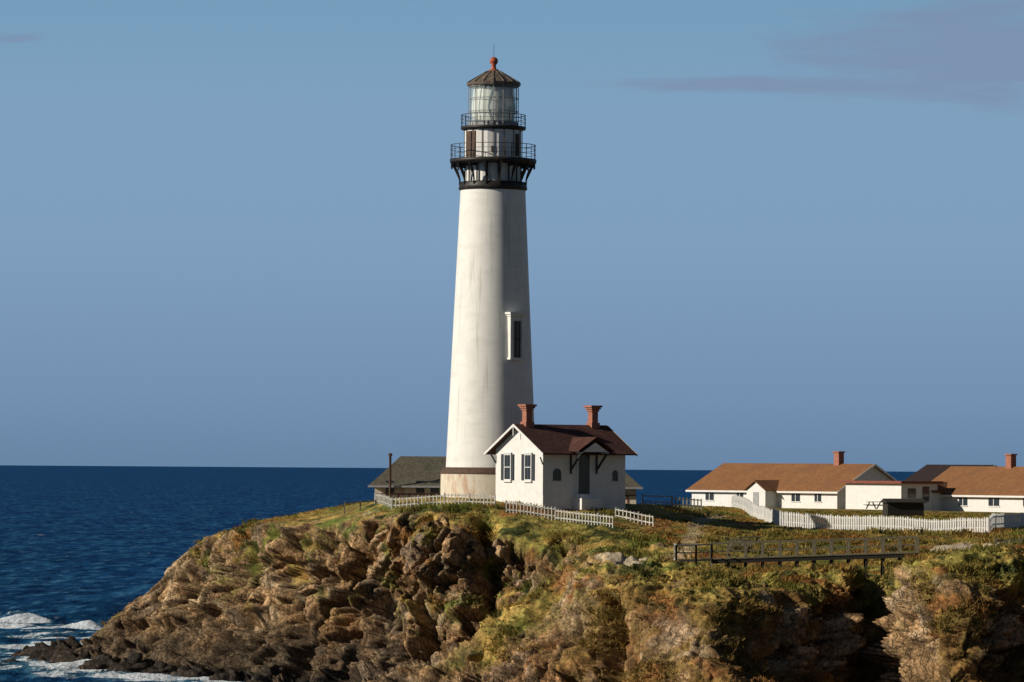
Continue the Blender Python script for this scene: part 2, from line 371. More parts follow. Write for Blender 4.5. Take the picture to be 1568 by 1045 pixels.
# ---------------------------------------------------------------- sea
xl=np.concatenate([[-60000,-20000,-6000,-2000,-800,-300,-150,-95],np.arange(-80,-12,.18),[-8,0,20,60,150,400,1200,5000,20000,60000]])
yl=np.concatenate([[-500,0,150,250,300,320],np.arange(333,505,.27),[515,550,620,700,1000,2000,5000,15000,40000,90000]])
XX,YY=np.meshgrid(xl,yl,indexing='ij'); P2=np.stack([XX,YY,XX*0],-1)
reg=sstep(-80,-72,XX)*sstep(-12,-18,XX)*sstep(333,337,YY)*sstep(504,490,YY)
wv=fbm(P2*np.array([.45,1,1]),3.2,4,201)*.30
ph=YY+2.6*fbm(P2,9,2,203)+ (XX+50)*.30
foam=np.zeros_like(XX)
nfo=fbm(P2*np.array([.5,1,1]),1.8,5,211)
nbig=fbm(P2*np.array([.3,1,1]),8,3,215)
for (yc,w,h,x0,x1) in [(474,2.4,1.0,0,-49),(452,2.0,.6,0,-41),(428,2.4,.5,0,-38),(402,2.2,.5,0,-37),(384,1.8,.35,0,-36.5),(368,1.6,.25,0,-34)]:
    g=np.exp(-((ph-yc)/w)**2)*sstep(x1,x1-3,XX)
    g2=np.exp(-((ph-yc+w*1.1)/(w*2.0))**2)*sstep(x1+1.5,x1-2,XX)
    wv+=g*h*(.7+.9*nfo)
    foam=np.maximum(foam,sstep(.3,.95,g2*(.8+.9*nfo+.45*nbig)))
wash=sstep(352,368,YY)*sstep(492,465,YY)*sstep(-37.5,-45,XX)
foam=np.maximum(foam,wash*sstep(.2,.9,nfo+.5*nbig)*.62)
lz=Pn[:,:,2]
shore=Pn[(lz>-.9)&(lz<.35)&(UU<640)&(VV>3)&(VV<8.2)]
from mathutils.kdtree import KDTree
sh=shore[::6]; kd=KDTree(len(sh))
for i,p in enumerate(sh): kd.insert((p[0],p[1],0),i)
kd.balance()
dd=np.full(XX.shape,99.0)
for i in range(8,len(xl)-12,2):
    if not(-50<xl[i]<-15): continue
    for j in range(6,len(yl)-12,2):
        if yl[j]<400: dd[i:i+2,j:j+2]=kd.find((XX[i,j],YY[i,j],0))[2]
foam=np.maximum(foam,sstep(4.2,.5,dd+2.4*nfo)*.85)
foam*=reg; wv=wv*reg+ .35*reg*sstep(2.5,.2,dd)*np.abs(nfo)
P2[...,2]=wv
me=bpy.data.meshes.new("sea"); a_,b_=XX.shape
jj=(np.arange(a_-1)[:,None]*b_+np.arange(b_-1)[None,:]).reshape(-1)
q=np.stack([jj,jj+b_,jj+b_+1,jj+1],-1); fill(me,P2.reshape(-1,3),q)
at=me.attributes.new('foam','FLOAT','POINT'); at.data.foreach_set('value',foam.reshape(-1).astype(np.float32))
me.polygons.foreach_set('use_smooth',np.ones(len(q),bool))
sea=bpy.data.objects.new("sea_water",me); sc.collection.objects.link(sea)
m=bpy.data.materials.new("sea_water"); m.use_nodes=True; nt=m.node_tree; nt.nodes.clear()
o=N(nt,'ShaderNodeOutputMaterial'); geo=N(nt,'ShaderNodeNewGeometry'); PO=geo.outputs['Position']
w1=noise_(nt,mapping(nt,PO,(.40,.07,1)),1.0,7,.70)
w2=noise_(nt,mapping(nt,PO,(.022,.0035,1)),1.0,6,.6)
w3=noise_(nt,mapping(nt,PO,(.12,.016,1)),1.0,7,.75)
spx=N(nt,'ShaderNodeSeparateXYZ'); L(nt,PO,spx.inputs[0])
near=mapr(nt,spx.outputs[1],1600,380)
c0=mixc(nt,near,(0.005,0.034,0.135),(0.004,0.034,0.092))
c0=mixc(nt,mapr(nt,w2,.4,.65,0,.8),c0,(0.007,0.052,0.170))
c0=mixc(nt,mapr(nt,w3,.5,.62),c0,(0.016,0.095,0.22))
c0=mixc(nt,mapr(nt,w1,.50,.66),c0,(0.05,0.165,0.29))  # ripple highlights painted into the water colour
c0=mixc(nt,mapr(nt,w1,.48,.36,0,.95),c0,(0.001,0.006,0.022))
c0=mixc(nt,mapr(nt,w3,.47,.36,0,.8),c0,(0.002,0.011,0.045))
wc=mapr(nt,noise_(nt,mapping(nt,PO,(.25,.05,1)),1.0,4,.55),.69,.74)
fa=N(nt,'ShaderNodeAttribute'); fa.attribute_name='foam'
nf_=noise_(nt,mapping(nt,PO,(1,.5,1)),1.6,8,.75)
ff=mapr(nt,math_(nt,'ADD',fa.outputs['Fac'],math_(nt,'MULTIPLY',math_(nt,'SUBTRACT',nf_,.5),2.4)),.45,.85)
teal=mixc(nt,math_(nt,'MULTIPLY',fa.outputs['Fac'],.9,clamp=True),c0,(0.06,0.18,0.24))
cc=mixc(nt,math_(nt,'MAXIMUM',math_(nt,'MULTIPLY',wc,.6),ff),teal,(0.64,0.70,0.76))
df=N(nt,'ShaderNodeBsdfDiffuse'); L(nt,cc,df.inputs[0])
gl=N(nt,'ShaderNodeBsdfGlossy'); gl.inputs['Roughness'].default_value=.3; gl.inputs[0].default_value=(.4,.65,1,1)
bp=N(nt,'ShaderNodeBump'); bp.inputs['Strength'].default_value=1; bp.inputs['Distance'].default_value=1.2; L(nt,w1,bp.inputs['Height'])
L(nt,bp.outputs[0],df.inputs['Normal']); L(nt,bp.outputs[0],gl.inputs['Normal'])
mx=N(nt,'ShaderNodeMixShader'); mx.inputs[0].default_value=.05
L(nt,df.outputs[0],mx.inputs[1]); L(nt,gl.outputs[0],mx.inputs[2]); L(nt,mx.outputs[0],o.inputs[0])
me.materials.append(m)

# shore rocks standing in the surf
V=[];Q=[];CC=[];off=0
for (px,d,rx,rz) in [(62,381,2.0,.9),(88,377,2.6,1.4),(112,374,2.4,1.7),(40,386,1.3,.5),(132,366,2.0,1.2),(98,370,1.6,.8),(160,360,1.8,1.0),(200,355,1.8,1.1),(250,352,1.7,1.0),(300,347,1.8,.9),(352,343,1.6,.9),(420,338,1.8,1.2),(20,372,.9,.4),(72,371,1.0,.5)]:
    c=W(px,900,d); nn_=44
    th=np.linspace(0,2*np.pi,nn_+1); phi=np.linspace(0.02,np.pi*.62,26)
    T_,PH=np.meshgrid(th,phi,indexing='ij')
    S=np.stack([np.cos(T_)*np.sin(PH)*rx,np.sin(T_)*np.sin(PH)*rx*.9,np.cos(PH)*rz],-1)+np.array([c[0],c[1],0])
    S[-1]=S[0]
    fv,cv,_=facets(S,(1.1,1.1,.9),91+off%7,edge=.2); dirn=S-np.array([c[0],c[1],0]); dirn/=np.linalg.norm(dirn,axis=-1,keepdims=True)
    S=S+dirn*((fv-.3)*.5+.25*fbm(S,.8,3,93))[...,None]*min(rx,rz*1.3)*.8
    a_,b_=S.shape[:2]; jj=(np.arange(a_-1)[:,None]*b_+np.arange(b_-1)[None,:]).reshape(-1)
    V.append(S.reshape(-1,3)); Q.append(np.stack([jj,jj+1,jj+b_+1,jj+b_],-1)+off); off+=a_*b_
    CC.append(np.zeros((a_*b_,3))+np.array([.048,.039,.032])*(1+.6*fbm(S,.9,3,95)).reshape(-1,1))
me=bpy.data.meshes.new("shore_rocks"); fill(me,np.concatenate(V),np.concatenate(Q)); setcol(me,np.clip(np.concatenate(CC),.005,1))
me.materials.append(mground); o=bpy.data.objects.new("shore_rocks",me); sc.collection.objects.link(o)

# ---------------------------------------------------------------- building helpers
def pmat(name,c,rough=.7,var=.25,scale=3,stain=None,stretch=(1,1,1),bump=.0,metal=0,c2=None,spec=.3):
    m,nt,b=newmat(name); tcn=N(nt,'ShaderNodeTexCoord'); OB=tcn.outputs['Object']
    no=noise_(nt,mapping(nt,OB,stretch),scale,6,.65)
    if c2 is None: c2=tuple(x*(1-var) for x in c)
    k=mixc(nt,mapr(nt,no,.35,.65),c,c2)
    for s in (stain or []):
        k=mixc(nt,mapr(nt,noise_(nt,mapping(nt,OB,s[1]),1,5,.6),s[2],s[3],0,s[4]),k,s[0])
    L(nt,k,b.inputs['Base Color']); b.inputs['Roughness'].default_value=rough; b.inputs['Metallic'].default_value=metal; b.inputs['Specular IOR Level'].default_value=spec
    if bump:
        bp=N(nt,'ShaderNodeBump'); bp.inputs['Strength'].default_value=bump; bp.inputs['Distance'].default_value=.05
        L(nt,no,bp.inputs['Height']); L(nt,bp.outputs[0],b.inputs['Normal'])
    return m
M={}
M['tower']=pmat("tower_white_paint",(.74,.74,.71),.6,.07,.8,stain=[((.36,.33,.28),(2.6,2.6,.09),.55,.72,.50),((.50,.50,.48),(.5,.5,1.8),.48,.7,.28),((.30,.22,.15),(5,5,.25),.66,.78,.6)])
M['white']=pmat("white_paint",(.72,.72,.71),.6,.1,2,stain=[((.5,.45,.38),(2,2,.4),.58,.8,.3)])
M['oldwhite']=pmat("weathered_white_pickets",(.58,.57,.53),.8,.35,2.5)
M['rustwall']=pmat("stained_plaster",(.66,.60,.50),.8,.12,2,stain=[((.38,.20,.11),(1.4,1.4,.35),.47,.64,.7)])
M['black']=pmat("black_ironwork",(.025,.024,.024),.5,.4,3,stain=[((.10,.05,.03),(2,2,2),.55,.75,.6)])
M['rail']=pmat("railing_iron",(.07,.07,.075),.5,.3,5)
M['brown']=pmat("brown_band",(.10,.062,.045),.8,.3,3)
M['roofred']=pmat("brown_red_shingles",(.085,.034,.027),.85,.5,6,bump=.5,stain=[((.13,.07,.05),(1.2,1.2,1.2),.5,.7,.5)])
M['shingle']=pmat("weathered_shingles",(.125,.115,.085),.9,.5,5,bump=.6,stain=[((.05,.045,.03),(.8,.8,.8),.5,.65,.6)])
M['tanroof']=pmat("tan_roof",(.27,.125,.052),.9,.28,2.5,bump=.5,stain=[((.17,.085,.045),(.5,.5,.5),.42,.65,.6)])
M['darkroof']=pmat("dark_roof",(.028,.018,.018),.9,.2,2)
M['brick']=pmat("brick",(.40,.17,.12),.85,.4,6,bump=.4)
M['glass']=pmat("window_glass",(.03,.04,.055),.15,.2,3,spec=.6)
M['shutter']=pmat("dark_shutters",(.035,.045,.06),.6,.3,5)
M['lroof']=pmat("lantern_roof",(.13,.105,.085),.6,.35,3,stain=[((.30,.24,.18),(3,3,1),.5,.7,.5)])
M['ball']=pmat("red_ventilator_ball",(.42,.10,.05),.55,.35,4)
M['wood']=pmat("weathered_timber",(.19,.17,.115),.9,.35,5,bump=.3)
M['woodlt']=pmat("pale_timber",(.36,.35,.30),.8,.25,5)
M['woodd']=pmat("dark_timber",(.035,.031,.026),.9,.3,5)
M['redtrim']=pmat("red_trim",(.22,.07,.045),.7,.25,3)
M['grey']=pmat("grey_paint",(.33,.34,.36),.7,.2,3)
M['lens']=pmat("lens_curtain",(.80,.82,.76),.4,.12,1.5,stretch=(3,3,.5))
m,nt,b=newmat("lantern_glass"); b.inputs['Base Color'].default_value=(.55,.68,.70,1); b.inputs['Roughness'].default_value=.12; b.inputs['Alpha'].default_value=.30; M['lglass']=m

import bmesh
class MB:
    def __init__(s): s.v=[];s.f=[];s.sm=[]
    def add(s,vs,fs,smooth=False):
        o=len(s.v); s.v+= [tuple(v) for v in vs]; s.f+=[tuple(i+o for i in f) for f in fs]; s.sm+=[smooth]*len(fs)
    def box(s,x0,x1,y0,y1,z0,z1):
        v=[(x,y,z) for z in (z0,z1) for x,y in ((x0,y0),(x1,y0),(x1,y1),(x0,y1))]
        s.add(v,[(3,2,1,0),(4,5,6,7),(0,1,5,4),(1,2,6,5),(2,3,7,6),(3,0,4,7)])
    def beam(s,p,q,w,h=None):
        h=h or w; p=Vector(p);q=Vector(q);d=(q-p).normalized()
        up=Vector((0,0,1)) if abs(d.z)<.95 else Vector((0,1,0))
        a=d.cross(up).normalized()*w/2; b=a.cross(d).normalized()*h/2
        v=[p-a-b,p+a-b,p+a+b,p-a+b,q-a-b,q+a-b,q+a+b,q-a+b]
        s.add(v,[(0,1,2,3),(7,6,5,4),(0,4,5,1),(1,5,6,2),(2,6,7,3),(3,7,4,0)])
    def lathe(s,pr,n=64,cx=0,cy=0,smooth=True,rot=0,cap=True):
        v=[];f=[]
        for r,z in pr:
            for k in range(n):
                a=rot+2*math.pi*k/n; v.append((cx+r*math.cos(a),cy+r*math.sin(a),z))
        for i in range(len(pr)-1):
            for k in range(n):
                k2=(k+1)%n; f.append((i*n+k,i*n+k2,(i+1)*n+k2,(i+1)*n+k))
        s.add(v,f,smooth)
        if cap:
            s.add(v[:n],[tuple(range(n))[::-1]]); s.add(v[-n:],[tuple(range(n))])
    def prism(s,sec,a0,a1,axis='x'):
        n=len(sec); v=[]
        for a in (a0,a1):
            for (t,z) in sec: v.append((a,t,z) if axis=='x' else (t,a,z))
        f=[tuple(range(n))[::-1],tuple(range(n,2*n))]+[(i,(i+1)%n,n+(i+1)%n,n+i) for i in range(n)]
        s.add(v,f)
    def out(s,name,mat,parent=None):
        me=bpy.data.meshes.new(name); me.from_pydata(s.v,[],s.f); me.update()
        bm=bmesh.new(); bm.from_mesh(me); bmesh.ops.recalc_face_normals(bm,faces=bm.faces); bm.to_mesh(me); bm.free()
        me.polygons.foreach_set('use_smooth',s.sm)
        me.materials.append(M[mat]); o=bpy.data.objects.new(name,me); sc.collection.objects.link(o)
        if parent: o.parent=parent
        return o
def empty(name,loc,rz=0):
    e=bpy.data.objects.new(name,None); e.location=loc; e.rotation_euler=(0,0,rz); sc.collection.objects.link(e); return e

# ---------------------------------------------------------------- lighthouse
PM=F/350.
base=Wv(751.5,755,350); T=empty("lighthouse",(base.x,350,0))
def zr(row): return 17+(716.6-row)/PM
def pol(r,th,z): return (r*math.sin(th),-r*math.cos(th),z)
b=MB(); b.lathe([(3.64,zr(717)),(2.62,zr(291))],96); b.out("tower_shaft",'tower',T)
b=MB(); b.lathe([(4.05,13.5),(4.05,zr(726))],64); b.out("base_drum",'rustwall',T)
b=MB(); b.lathe([(4.09,zr(726)),(4.12,zr(724)),(4.0,zr(722)),(3.95,zr(717)),(3.66,zr(716))],64); b.out("base_band",'brown',T)
b=MB(); b.lathe([(2.63,zr(292)),(2.78,zr(290)),(2.74,zr(284)),(2.66,zr(281)),(2.64,zr(279)),(2.2,zr(279))],64); 
b.lathe([(2.3,zr(251.5)),(3.45,zr(250)),(3.5,zr(248)),(3.5,zr(244)),(2.3,zr(244))],64,cap=True)
b.lathe([(2.3,zr(200)),(2.62,zr(198)),(2.64,zr(194)),(2.0,zr(194))],64)
for k in range(16):
    th=2*math.pi*(k+.5)/16
    P=[pol(2.72,th,zr(284)),pol(2.74,th,zr(274)),pol(2.85,th,zr(266)),pol(3.08,th,zr(258)),pol(3.42,th,zr(252))]
    for i in range(4): b.beam(P[i],P[i+1],.13,.13)
    b.beam(pol(2.3,th,zr(279)),pol(2.3,th,zr(251)),.12)
    b.beam(pol(2.25,th,zr(254)),pol(3.4,th,zr(254)),.12,.18)
    b.beam(pol(3.40,th,zr(258)),pol(3.40,th,zr(250)),.14)
    b.beam(pol(2.74,th,zr(276)),pol(3.3,th,zr(254)),.05)
b.out("gallery_ironwork",'black',T)
b=MB(); b.lathe([(2.2,zr(280)),(2.2,zr(251))],16,smooth=False); b.lathe([(2.33,zr(244)),(2.33,zr(200))],16,smooth=False,rot=math.pi/16); b.out("watch_room",'white',T)
b=MB()
for k in range(16):
    th=2*math.pi*(k+.5)/16
    b.beam(pol(2.34,th+math.pi/16,zr(244)),pol(2.34,th+math.pi/16,zr(200)),.05)
for th,w,z0,z1 in ((-.98,.6,243,202),(-.72,.35,243,202),(-.02,.22,235,226),(.98,.45,240,206)):
    p=Vector(pol(2.30,th,zr(z0)));q=Vector(pol(2.30,th,zr(z1)))
    t=Vector((math.cos(th),math.sin(th),0))*w/2; o_=Vector((math.sin(th),-math.cos(th),0))*.07
    b.add([p-t,p+t,q+t,q-t,p-t+o_,p+t+o_,q+t+o_,q-t+o_],[(0,1,2,3),(4,5,6,7),(0,1,5,4),(1,2,6,5),(2,3,7,6),(3,0,4,7)])
b.out("watch_room_doors",'brown',T)
def railing(name,r,z0,h,n):
    b=MB()
    for k in range(n):
        th=2*math.pi*k/n; b.beam(pol(r,th,z0),pol(r,th,z0+h),.03 if k%2 else .06)
    for fz in (.35,.68,1.0):
        z=z0+h*fz; w=.016 if fz<1 else .025
        b.lathe([(r-w,z-w),(r+w,z-w),(r+w,z+w),(r-w,z+w),(r-w,z-w)],48,cap=False)
    b.out(name,'rail',T)
railing("lower_gallery_railing",3.42,zr(244),1.15,28)
railing("upper_gallery_railing",2.58,zr(194),.95,24)
b=MB(); b.lathe([(1.95,zr(194)),(1.95,zr(134))],16,smooth=False,rot=math.pi/16); b.out("lantern_glazing",'lglass',T)
b=MB(); b.lathe([(1.6,zr(193)),(1.78,zr(165)),(1.6,zr(135))],32); b.out("lens_curtain",'lens',T)
b=MB(); b.lathe([(1.99,zr(194)),(2.02,zr(194)),(2.02,zr(187)),(1.99,zr(187))],16,smooth=False,rot=math.pi/16)
for k in range(16):
    th=2*math.pi*k/16; b.beam(pol(2.0,th,zr(194)),pol(2.0,th,zr(131)),.07)
for r_ in (171,151,133):
    b.lathe([(1.97,zr(r_)),(2.03,zr(r_)),(2.03,zr(r_-1.0)),(1.97,zr(r_-1.0))],16,smooth=False,rot=math.pi/16,cap=False)
b.out("lantern_frame",'grey',T)
b=MB(); b.lathe([(2.0,zr(132)),(2.16,zr(131)),(2.2,zr(126.5)),(2.1,zr(126)),(1.2,zr(115)),(.55,zr(108.5)),(.4,zr(107))],16,smooth=False)
for k in range(16):
    th=2*math.pi*(k+.0)/16+math.pi/2
    b.beam(pol(2.14,th,zr(125.5)),pol(.55,th,zr(108)),.06)
b.out("lantern_roof",'lroof',T)
b=MB(); b.lathe([(.42,zr(108)),(.42,zr(106)),(.2,zr(104.5)),(.17,zr(98.5)),(.25,zr(97.5))]+[(max(.02,.34*math.cos(a)),zr(92.5)+.34*math.sin(a)) for a in np.linspace(-.9,1.5,9)],24); b.out("ventilator_ball",'ball',T)
b=MB(); b.beam((0,0,zr(89)),(0,0,zr(66)),.035); b.beam((1.9*.55,-1.9*.82,zr(194)),(1.9*.55-.1,-2.7*.82,zr(244)),.05); b.out("lightning_rod",'rail',T)
th=math.radians(37)
def radat(row): return 2.62+(row-291)/(717-291)*(3.64-2.62)
e=(math.sin(th),-math.cos(th)); t=(math.cos(th),math.sin(th))
def tw(mb,u0,u1,r0,r1,zb,zt):
    rb=radat(516)
    v=[]
    for z in (zb,zt):
        for (u,r) in ((u0,r0),(u1,r0),(u1,r1),(u0,r1)):
            v.append((e[0]*(rb+r)+t[0]*u, e[1]*(rb+r)+t[1]*u, z))
    mb.add(v,[(3,2,1,0),(4,5,6,7),(0,1,5,4),(1,2,6,5),(2,3,7,6),(3,0,4,7)])
b=MB(); tw(b,-.72,-.42,-.5,.30,zr(549),zr(486)); tw(b,.42,.72,-.5,.30,zr(549),zr(486)); tw(b,-.9,.9,-.5,.50,zr(483),zr(480)); tw(b,-.8,.8,-.5,.40,zr(486),zr(483)); tw(b,-.42,.42,-.5,.22,zr(493),zr(486.2)); tw(b,-.8,.8,-.5,.40,zr(552),zr(549))
b.out("window_surround",'tower',T)
b=MB(); tw(b,-.418,.418,-.5,.10,zr(548.8),zr(493)); b.out("window_glass",'glass',T)
b=MB(); tw(b,-.03,.03,.0,.14,zr(548),zr(493.2)); tw(b,-.40,-.03,.0,.14,zr(521),zr(519.5)); tw(b,.03,.40,.0,.14,zr(521),zr(519.5)); b.out("window_bars",'shutter',T)

# ---------------------------------------------------------------- cottage (entry building)
ph=math.radians(35); c0=Wv(831,763,339); Z0=c0.z
H=empty("white_cottage",(c0.x,c0.y,Z0),ph)
Wd,Ln,wt,sl=6.45,8.0,3.93,.57
ap=wt+Wd/2*sl
b=MB(); b.prism([(0,-1.2),(Wd,-1.2),(Wd,wt-.12),(Wd/2,ap-.12),(0,wt-.12)],0,Ln,'x')
b.out("walls",'white',H)
def roofsec(Wd,wt,sl,oh,t): 
    ap=wt+Wd/2*sl
    return [(-oh,wt-oh*sl),(Wd/2,ap),(Wd+oh,wt-oh*sl),(Wd+oh,wt-oh*sl-t),(Wd/2,ap-t),(-oh,wt-oh*sl-t)]
b=MB(); b.prism(roofsec(Wd,wt+.02,sl,.8,.11),-.55,Ln+.55,'x')
dx0,dx1,dh=2.55,5.25,4.25
dm=(dx0+dx1)/2
b.prism([(dx0-.35,3.75-.0),(dm,3.75+1.70*.62),(dx1+.35,3.75),(dx1+.35,3.65),(dm,3.65+1.70*.62),(dx0-.35,3.65)],-1.75,1.6,'y')
b.out("roof",'roofred',H)
b=MB(); 
for s_ in (-.60,Ln+.555):
    b.prism([(-.82,wt-.82*sl-.17),(Wd/2,ap-.17),(Wd+.82,wt-.82*sl-.17),(Wd+.82,wt-.82*sl+.03),(Wd/2,ap+.03),(-.82,wt-.82*sl+.03)],s_,s_+.045,'x')
b.beam((-.58,Wd/2,ap-.9),(-.58,Wd/2,ap-.1),.07)
b.out("bargeboards",'white',H)
fr=MB();gl_=MB();shu=MB()
for yc in (4.75,1.95):
    fr.box(-.07,-.002,yc-.48,yc+.48,1.35,3.45)
    gl_.box(-.09,-.071,yc-.38,yc-.02,1.45,3.35); gl_.box(-.09,-.071,yc+.02,yc+.38,1.45,3.35)
    fr.box(-.16,-.002,yc-.55,yc+.55,1.22,1.345); fr.box(-.14,-.002,yc-.55,yc+.55,3.455,3.56)
    shu.box(-.085,-.002,yc-.86,yc-.49,1.38,3.42); shu.box(-.085,-.002,yc+.49,yc+.86,1.38,3.42)
    fr.box(-.10,-.0905,yc-.38,yc+.38,2.37,2.43)
for xc,z0,z1,w in ((1.35,1.35,2.05,.75),(7.0,1.35,1.95,.5)):
    gl_.box(xc-w/2,xc+w/2,-.05,-.002,z0,z1); fr.box(xc-w/2-.1,xc+w/2+.1,-.1,-.002,z0-.1,z0-.002)
    gl_.prism([(xc-w/2,z1),(xc+w/2,z1),(xc+w/2*.6,z1+.2),(xc,z1+.27),(xc-w/2*.6,z1+.2)],-.05,-.002,'y')
gl_.box(dm-.55,dm+.55,-.06,-.002,.35,3.4)
fr.box(dm-.68,dm-.552,-.12,-.002,.3,3.5); fr.box(dm+.552,dm+.68,-.12,-.002,.3,3.5)
fr.prism([(dx0+.1,3.62),(dx1-.1,3.62),(dm,3.62+1.2*.62)],-1.6,-1.52,'y')
fr.box(dx0+.05,dx0+.15,-1.6,-.003,3.5,3.6); fr.box(dx1-.15,dx1-.05,-1.6,-.003,3.5,3.6)
shu.beam((dx0+.1,-1.4,3.48),(dx0+.1,-.05,2.2),.13); shu.beam((dx1-.1,-1.4,3.48),(dx1-.1,-.05,2.2),.13)
shu.box(dx0+.04,dx0+.16,-.12,-.003,1.9,3.49); shu.box(dx1-.16,dx1-.04,-.12,-.003,1.9,3.49)
shu.beam((-.5,.0-.35,wt-.75),(-.03,-.02,wt-1.3),.08); shu.beam((-.5,Wd+.1,wt-.4),(-.03,Wd-.05,wt-1.2),.1)
fr.box(dm-1.0,dm+1.0,-1.2,-.003,-.9,.0); fr.box(dm-.8,dm+.8,-.8,-.003,.003,.3)
fr.box(-.002,Ln,-.028,-.003,-1.1,.22)
fr.out("frames",'white',H); gl_.out("windows_and_door",'glass',H); shu.out("shutters",'shutter',H)
b=MB()
for xc in (.75,7.15):
    z=ap-.35
    b.box(xc-.40,xc+.40,Wd/2-.40,Wd/2+.40,z,z+.55); b.box(xc-.29,xc+.29,Wd/2-.29,Wd/2+.29,z+.551,z+1.45); b.box(xc-.36,xc+.36,Wd/2-.36,Wd/2+.36,z+1.451,z+1.62)
    b.box(xc-.45,xc+.45,Wd/2-.45,Wd/2+.45,z+1.621,z+1.78); b.box(xc-.54,xc+.54,Wd/2-.54,Wd/2+.54,z+1.781,z+1.93)
b.out("chimneys",'brick',H)

# ---------------------------------------------------------------- low shingled fog-signal building behind
p0=Wv(576,760,362); p1=Wv(972,760,362)
B=empty("fog_signal_building",(p0.x,358,14.0)); Lb=p1.x-p0.x; 
zE=Wv(600,744,358).z-14; zR=Wv(640,699,362).z-14
b=MB(); b.box(0,Lb,0,9,-1,zE); b.out("walls",'rustwall',B)
b=MB(); v=[(-.5,-.5,zE),(Lb+.5,-.5,zE),(Lb+.5,9.5,zE),(-.5,9.5,zE),(2.0,4.5,zR),(Lb-2.2,4.5,zR)]
b.add(v,[(0,1,5,4),(1,2,5),(2,3,4,5),(3,0,4),(3,2,1,0)]); b.out("roof",'shingle',B)
b=MB(); b.box(-.55,Lb+.55,-.56,-.505,zE-.14,zE+.02); b.out("gutter",'grey',B)
b=MB(); px_=Wv(598,700,358).x-p0.x; b.lathe([(.10,0),(.10,3.9),(.17,3.95),(.17,4.1),(.1,4.15)],12,px_,-.75); b.out("vent_pipe",'brown',B)
b=MB()
for x in (.9,3.4,4.6): b.box(x,x+.7,-.04,-.002,.9,1.9)
b.out("windows",'glass',B)
b=MB()
for x in np.arange(.1,Lb,.9): b.box(x,x+.12,-.03,-.002,0,.75)
b.box(0,Lb,-.06,-.031,.76,.86); b.out("trim",'redtrim',B)

# ---------------------------------------------------------------- hostel houses
def hostel(name,px,row,d,L_,W_,rot,roof,slope,porches,chim,wins,walls='white'):
    c=Wv(px,row,d)
    e=empty(name,(c.x,c.y,0),rot); zE=c.z
    b=MB(); ap=zE+W_/2*slope
    b.prism([(0,9),(W_,9),(W_,zE-.1),(W_/2,ap-.1),(0,zE-.1)],0,L_,'y'); b.out("walls",walls,e)
    b=MB(); b.prism(roofsec(W_,zE+.03,slope,.45,.12),-.5,L_+.5,'y'); b.out("roof",roof,e)
    b=MB(); b.box(-.50,-.455,-.52,L_+.52,zE-.45*slope-.2,zE-.45*slope+.0)
    for y_ in (-.55,):
        b.prism([(-.46,zE-.46*slope-.2),(W_/2,ap-.2),(W_+.46,zE-.46*slope-.2),(W_+.46,zE-.46*slope+.04),(W_/2,ap+.04),(-.46,zE-.46*slope+.04)],y_,y_+.045,'y')
    b.out("fascia",'white',e)
    if porches:
        bw=MB();br=MB();bg_=MB()
        for yc,w,out_,zt in porches:
            bw.prism([(yc-w/2,9),(yc+w/2,9),(yc+w/2,zt),(yc,zt+w/2*.6),(yc-w/2,zt)],-out_,-.003,'x')
            br.prism([(yc-w/2-.3,zt-.1),(yc,zt+w/2*.6+.08),(yc+w/2+.3,zt-.1),(yc+w/2+.3,zt-.0),(yc,zt+w/2*.6+.2),(yc-w/2-.3,zt)],-out_-.3,2.2,'x')
            bg_.box(-out_-.04,-out_-.002,yc-.45,yc+.45,zt-2.4,zt-.25)
        bw.out("porch_walls",'white',e); br.out("porch_roof",roof,e); bg_.out("porch_door",'grey',e)
    if chim:
        b=MB()
        for yc,h in chim:
            b.box(W_/2-.4,W_/2+.4,yc-.4,yc+.4,ap-.4,ap+h); b.box(W_/2-.5,W_/2+.5,yc-.5,yc+.5,ap+h+.003,ap+h+.15)
        b.out("chimney",'brick',e)
    if wins:
        b=MB();f_=MB()
        for yc,w in wins:
            b.box(-.06,-.002,yc-w/2,yc+w/2,zE-1.35,zE-.48); f_.box(-.09,-.0601,yc-w/2-.1,yc+w/2+.1,zE-.48,zE-.40); f_.box(-.09,-.0601,yc-.04,yc+.04,zE-1.35,zE-.481)
            f_.box(-.09,-.002,yc-w/2-.1,yc+w/2+.1,zE-1.45,zE-1.351)
        b.out("windows",'glass',e); f_.out("window_frames",'white',e)
        b=MB()
        for xx in (2.5,7.5): 
            if xx<W_-1: b.box(xx-.5,xx+.5,-.06,-.002,zE-1.4,zE-.3)
        b.out("end_windows",'glass',e)
    return e,zE
rA=math.radians(40)
zA=Wv(1280,749,474).z
hostel("hostel_house",1282,750,474,23.5,10.6,rA,'tanroof',.53,[(11.0,3.0,1.8,zA-.2)],[(5.2,1.25)],[(3.0,1.0),(6.5,1.3),(15.5,1.0),(20.5,1.3)])
hostel("hostel_house",1640,757,452,22.0,10.6,rA,'tanroof',.53,[(19.9,3.0,1.6,Wv(1455,754,466).z),],[(13.6,1.25)],[(2.5,1.0),(6,1.5),(11,1.5),(15.5,1.2)])
hostel("dark_roofed_house",1482,739,497,10.0,8.0,rA,'darkroof',.50,[],[],[(8.5,1.0)])
c=Wv(1380,741,462); e=empty("flat_roofed_annex",(c.x,c.y,0),rA); zE=c.z
b=MB(); b.box(0,5.5,0,8.4,9,zE-.005); b.out("walls",'white',e)
b=MB(); b.box(-.45,5.9,-.45,8.9,zE,zE+.28); b.out("roof",'redtrim',e)
b=MB(); b.box(1,2.2,-.05,-.002,zE-1.5,zE-.5); b.box(3.2,4.2,-.05,-.002,zE-1.9,zE-.3); b.out("windows",'glass',e)

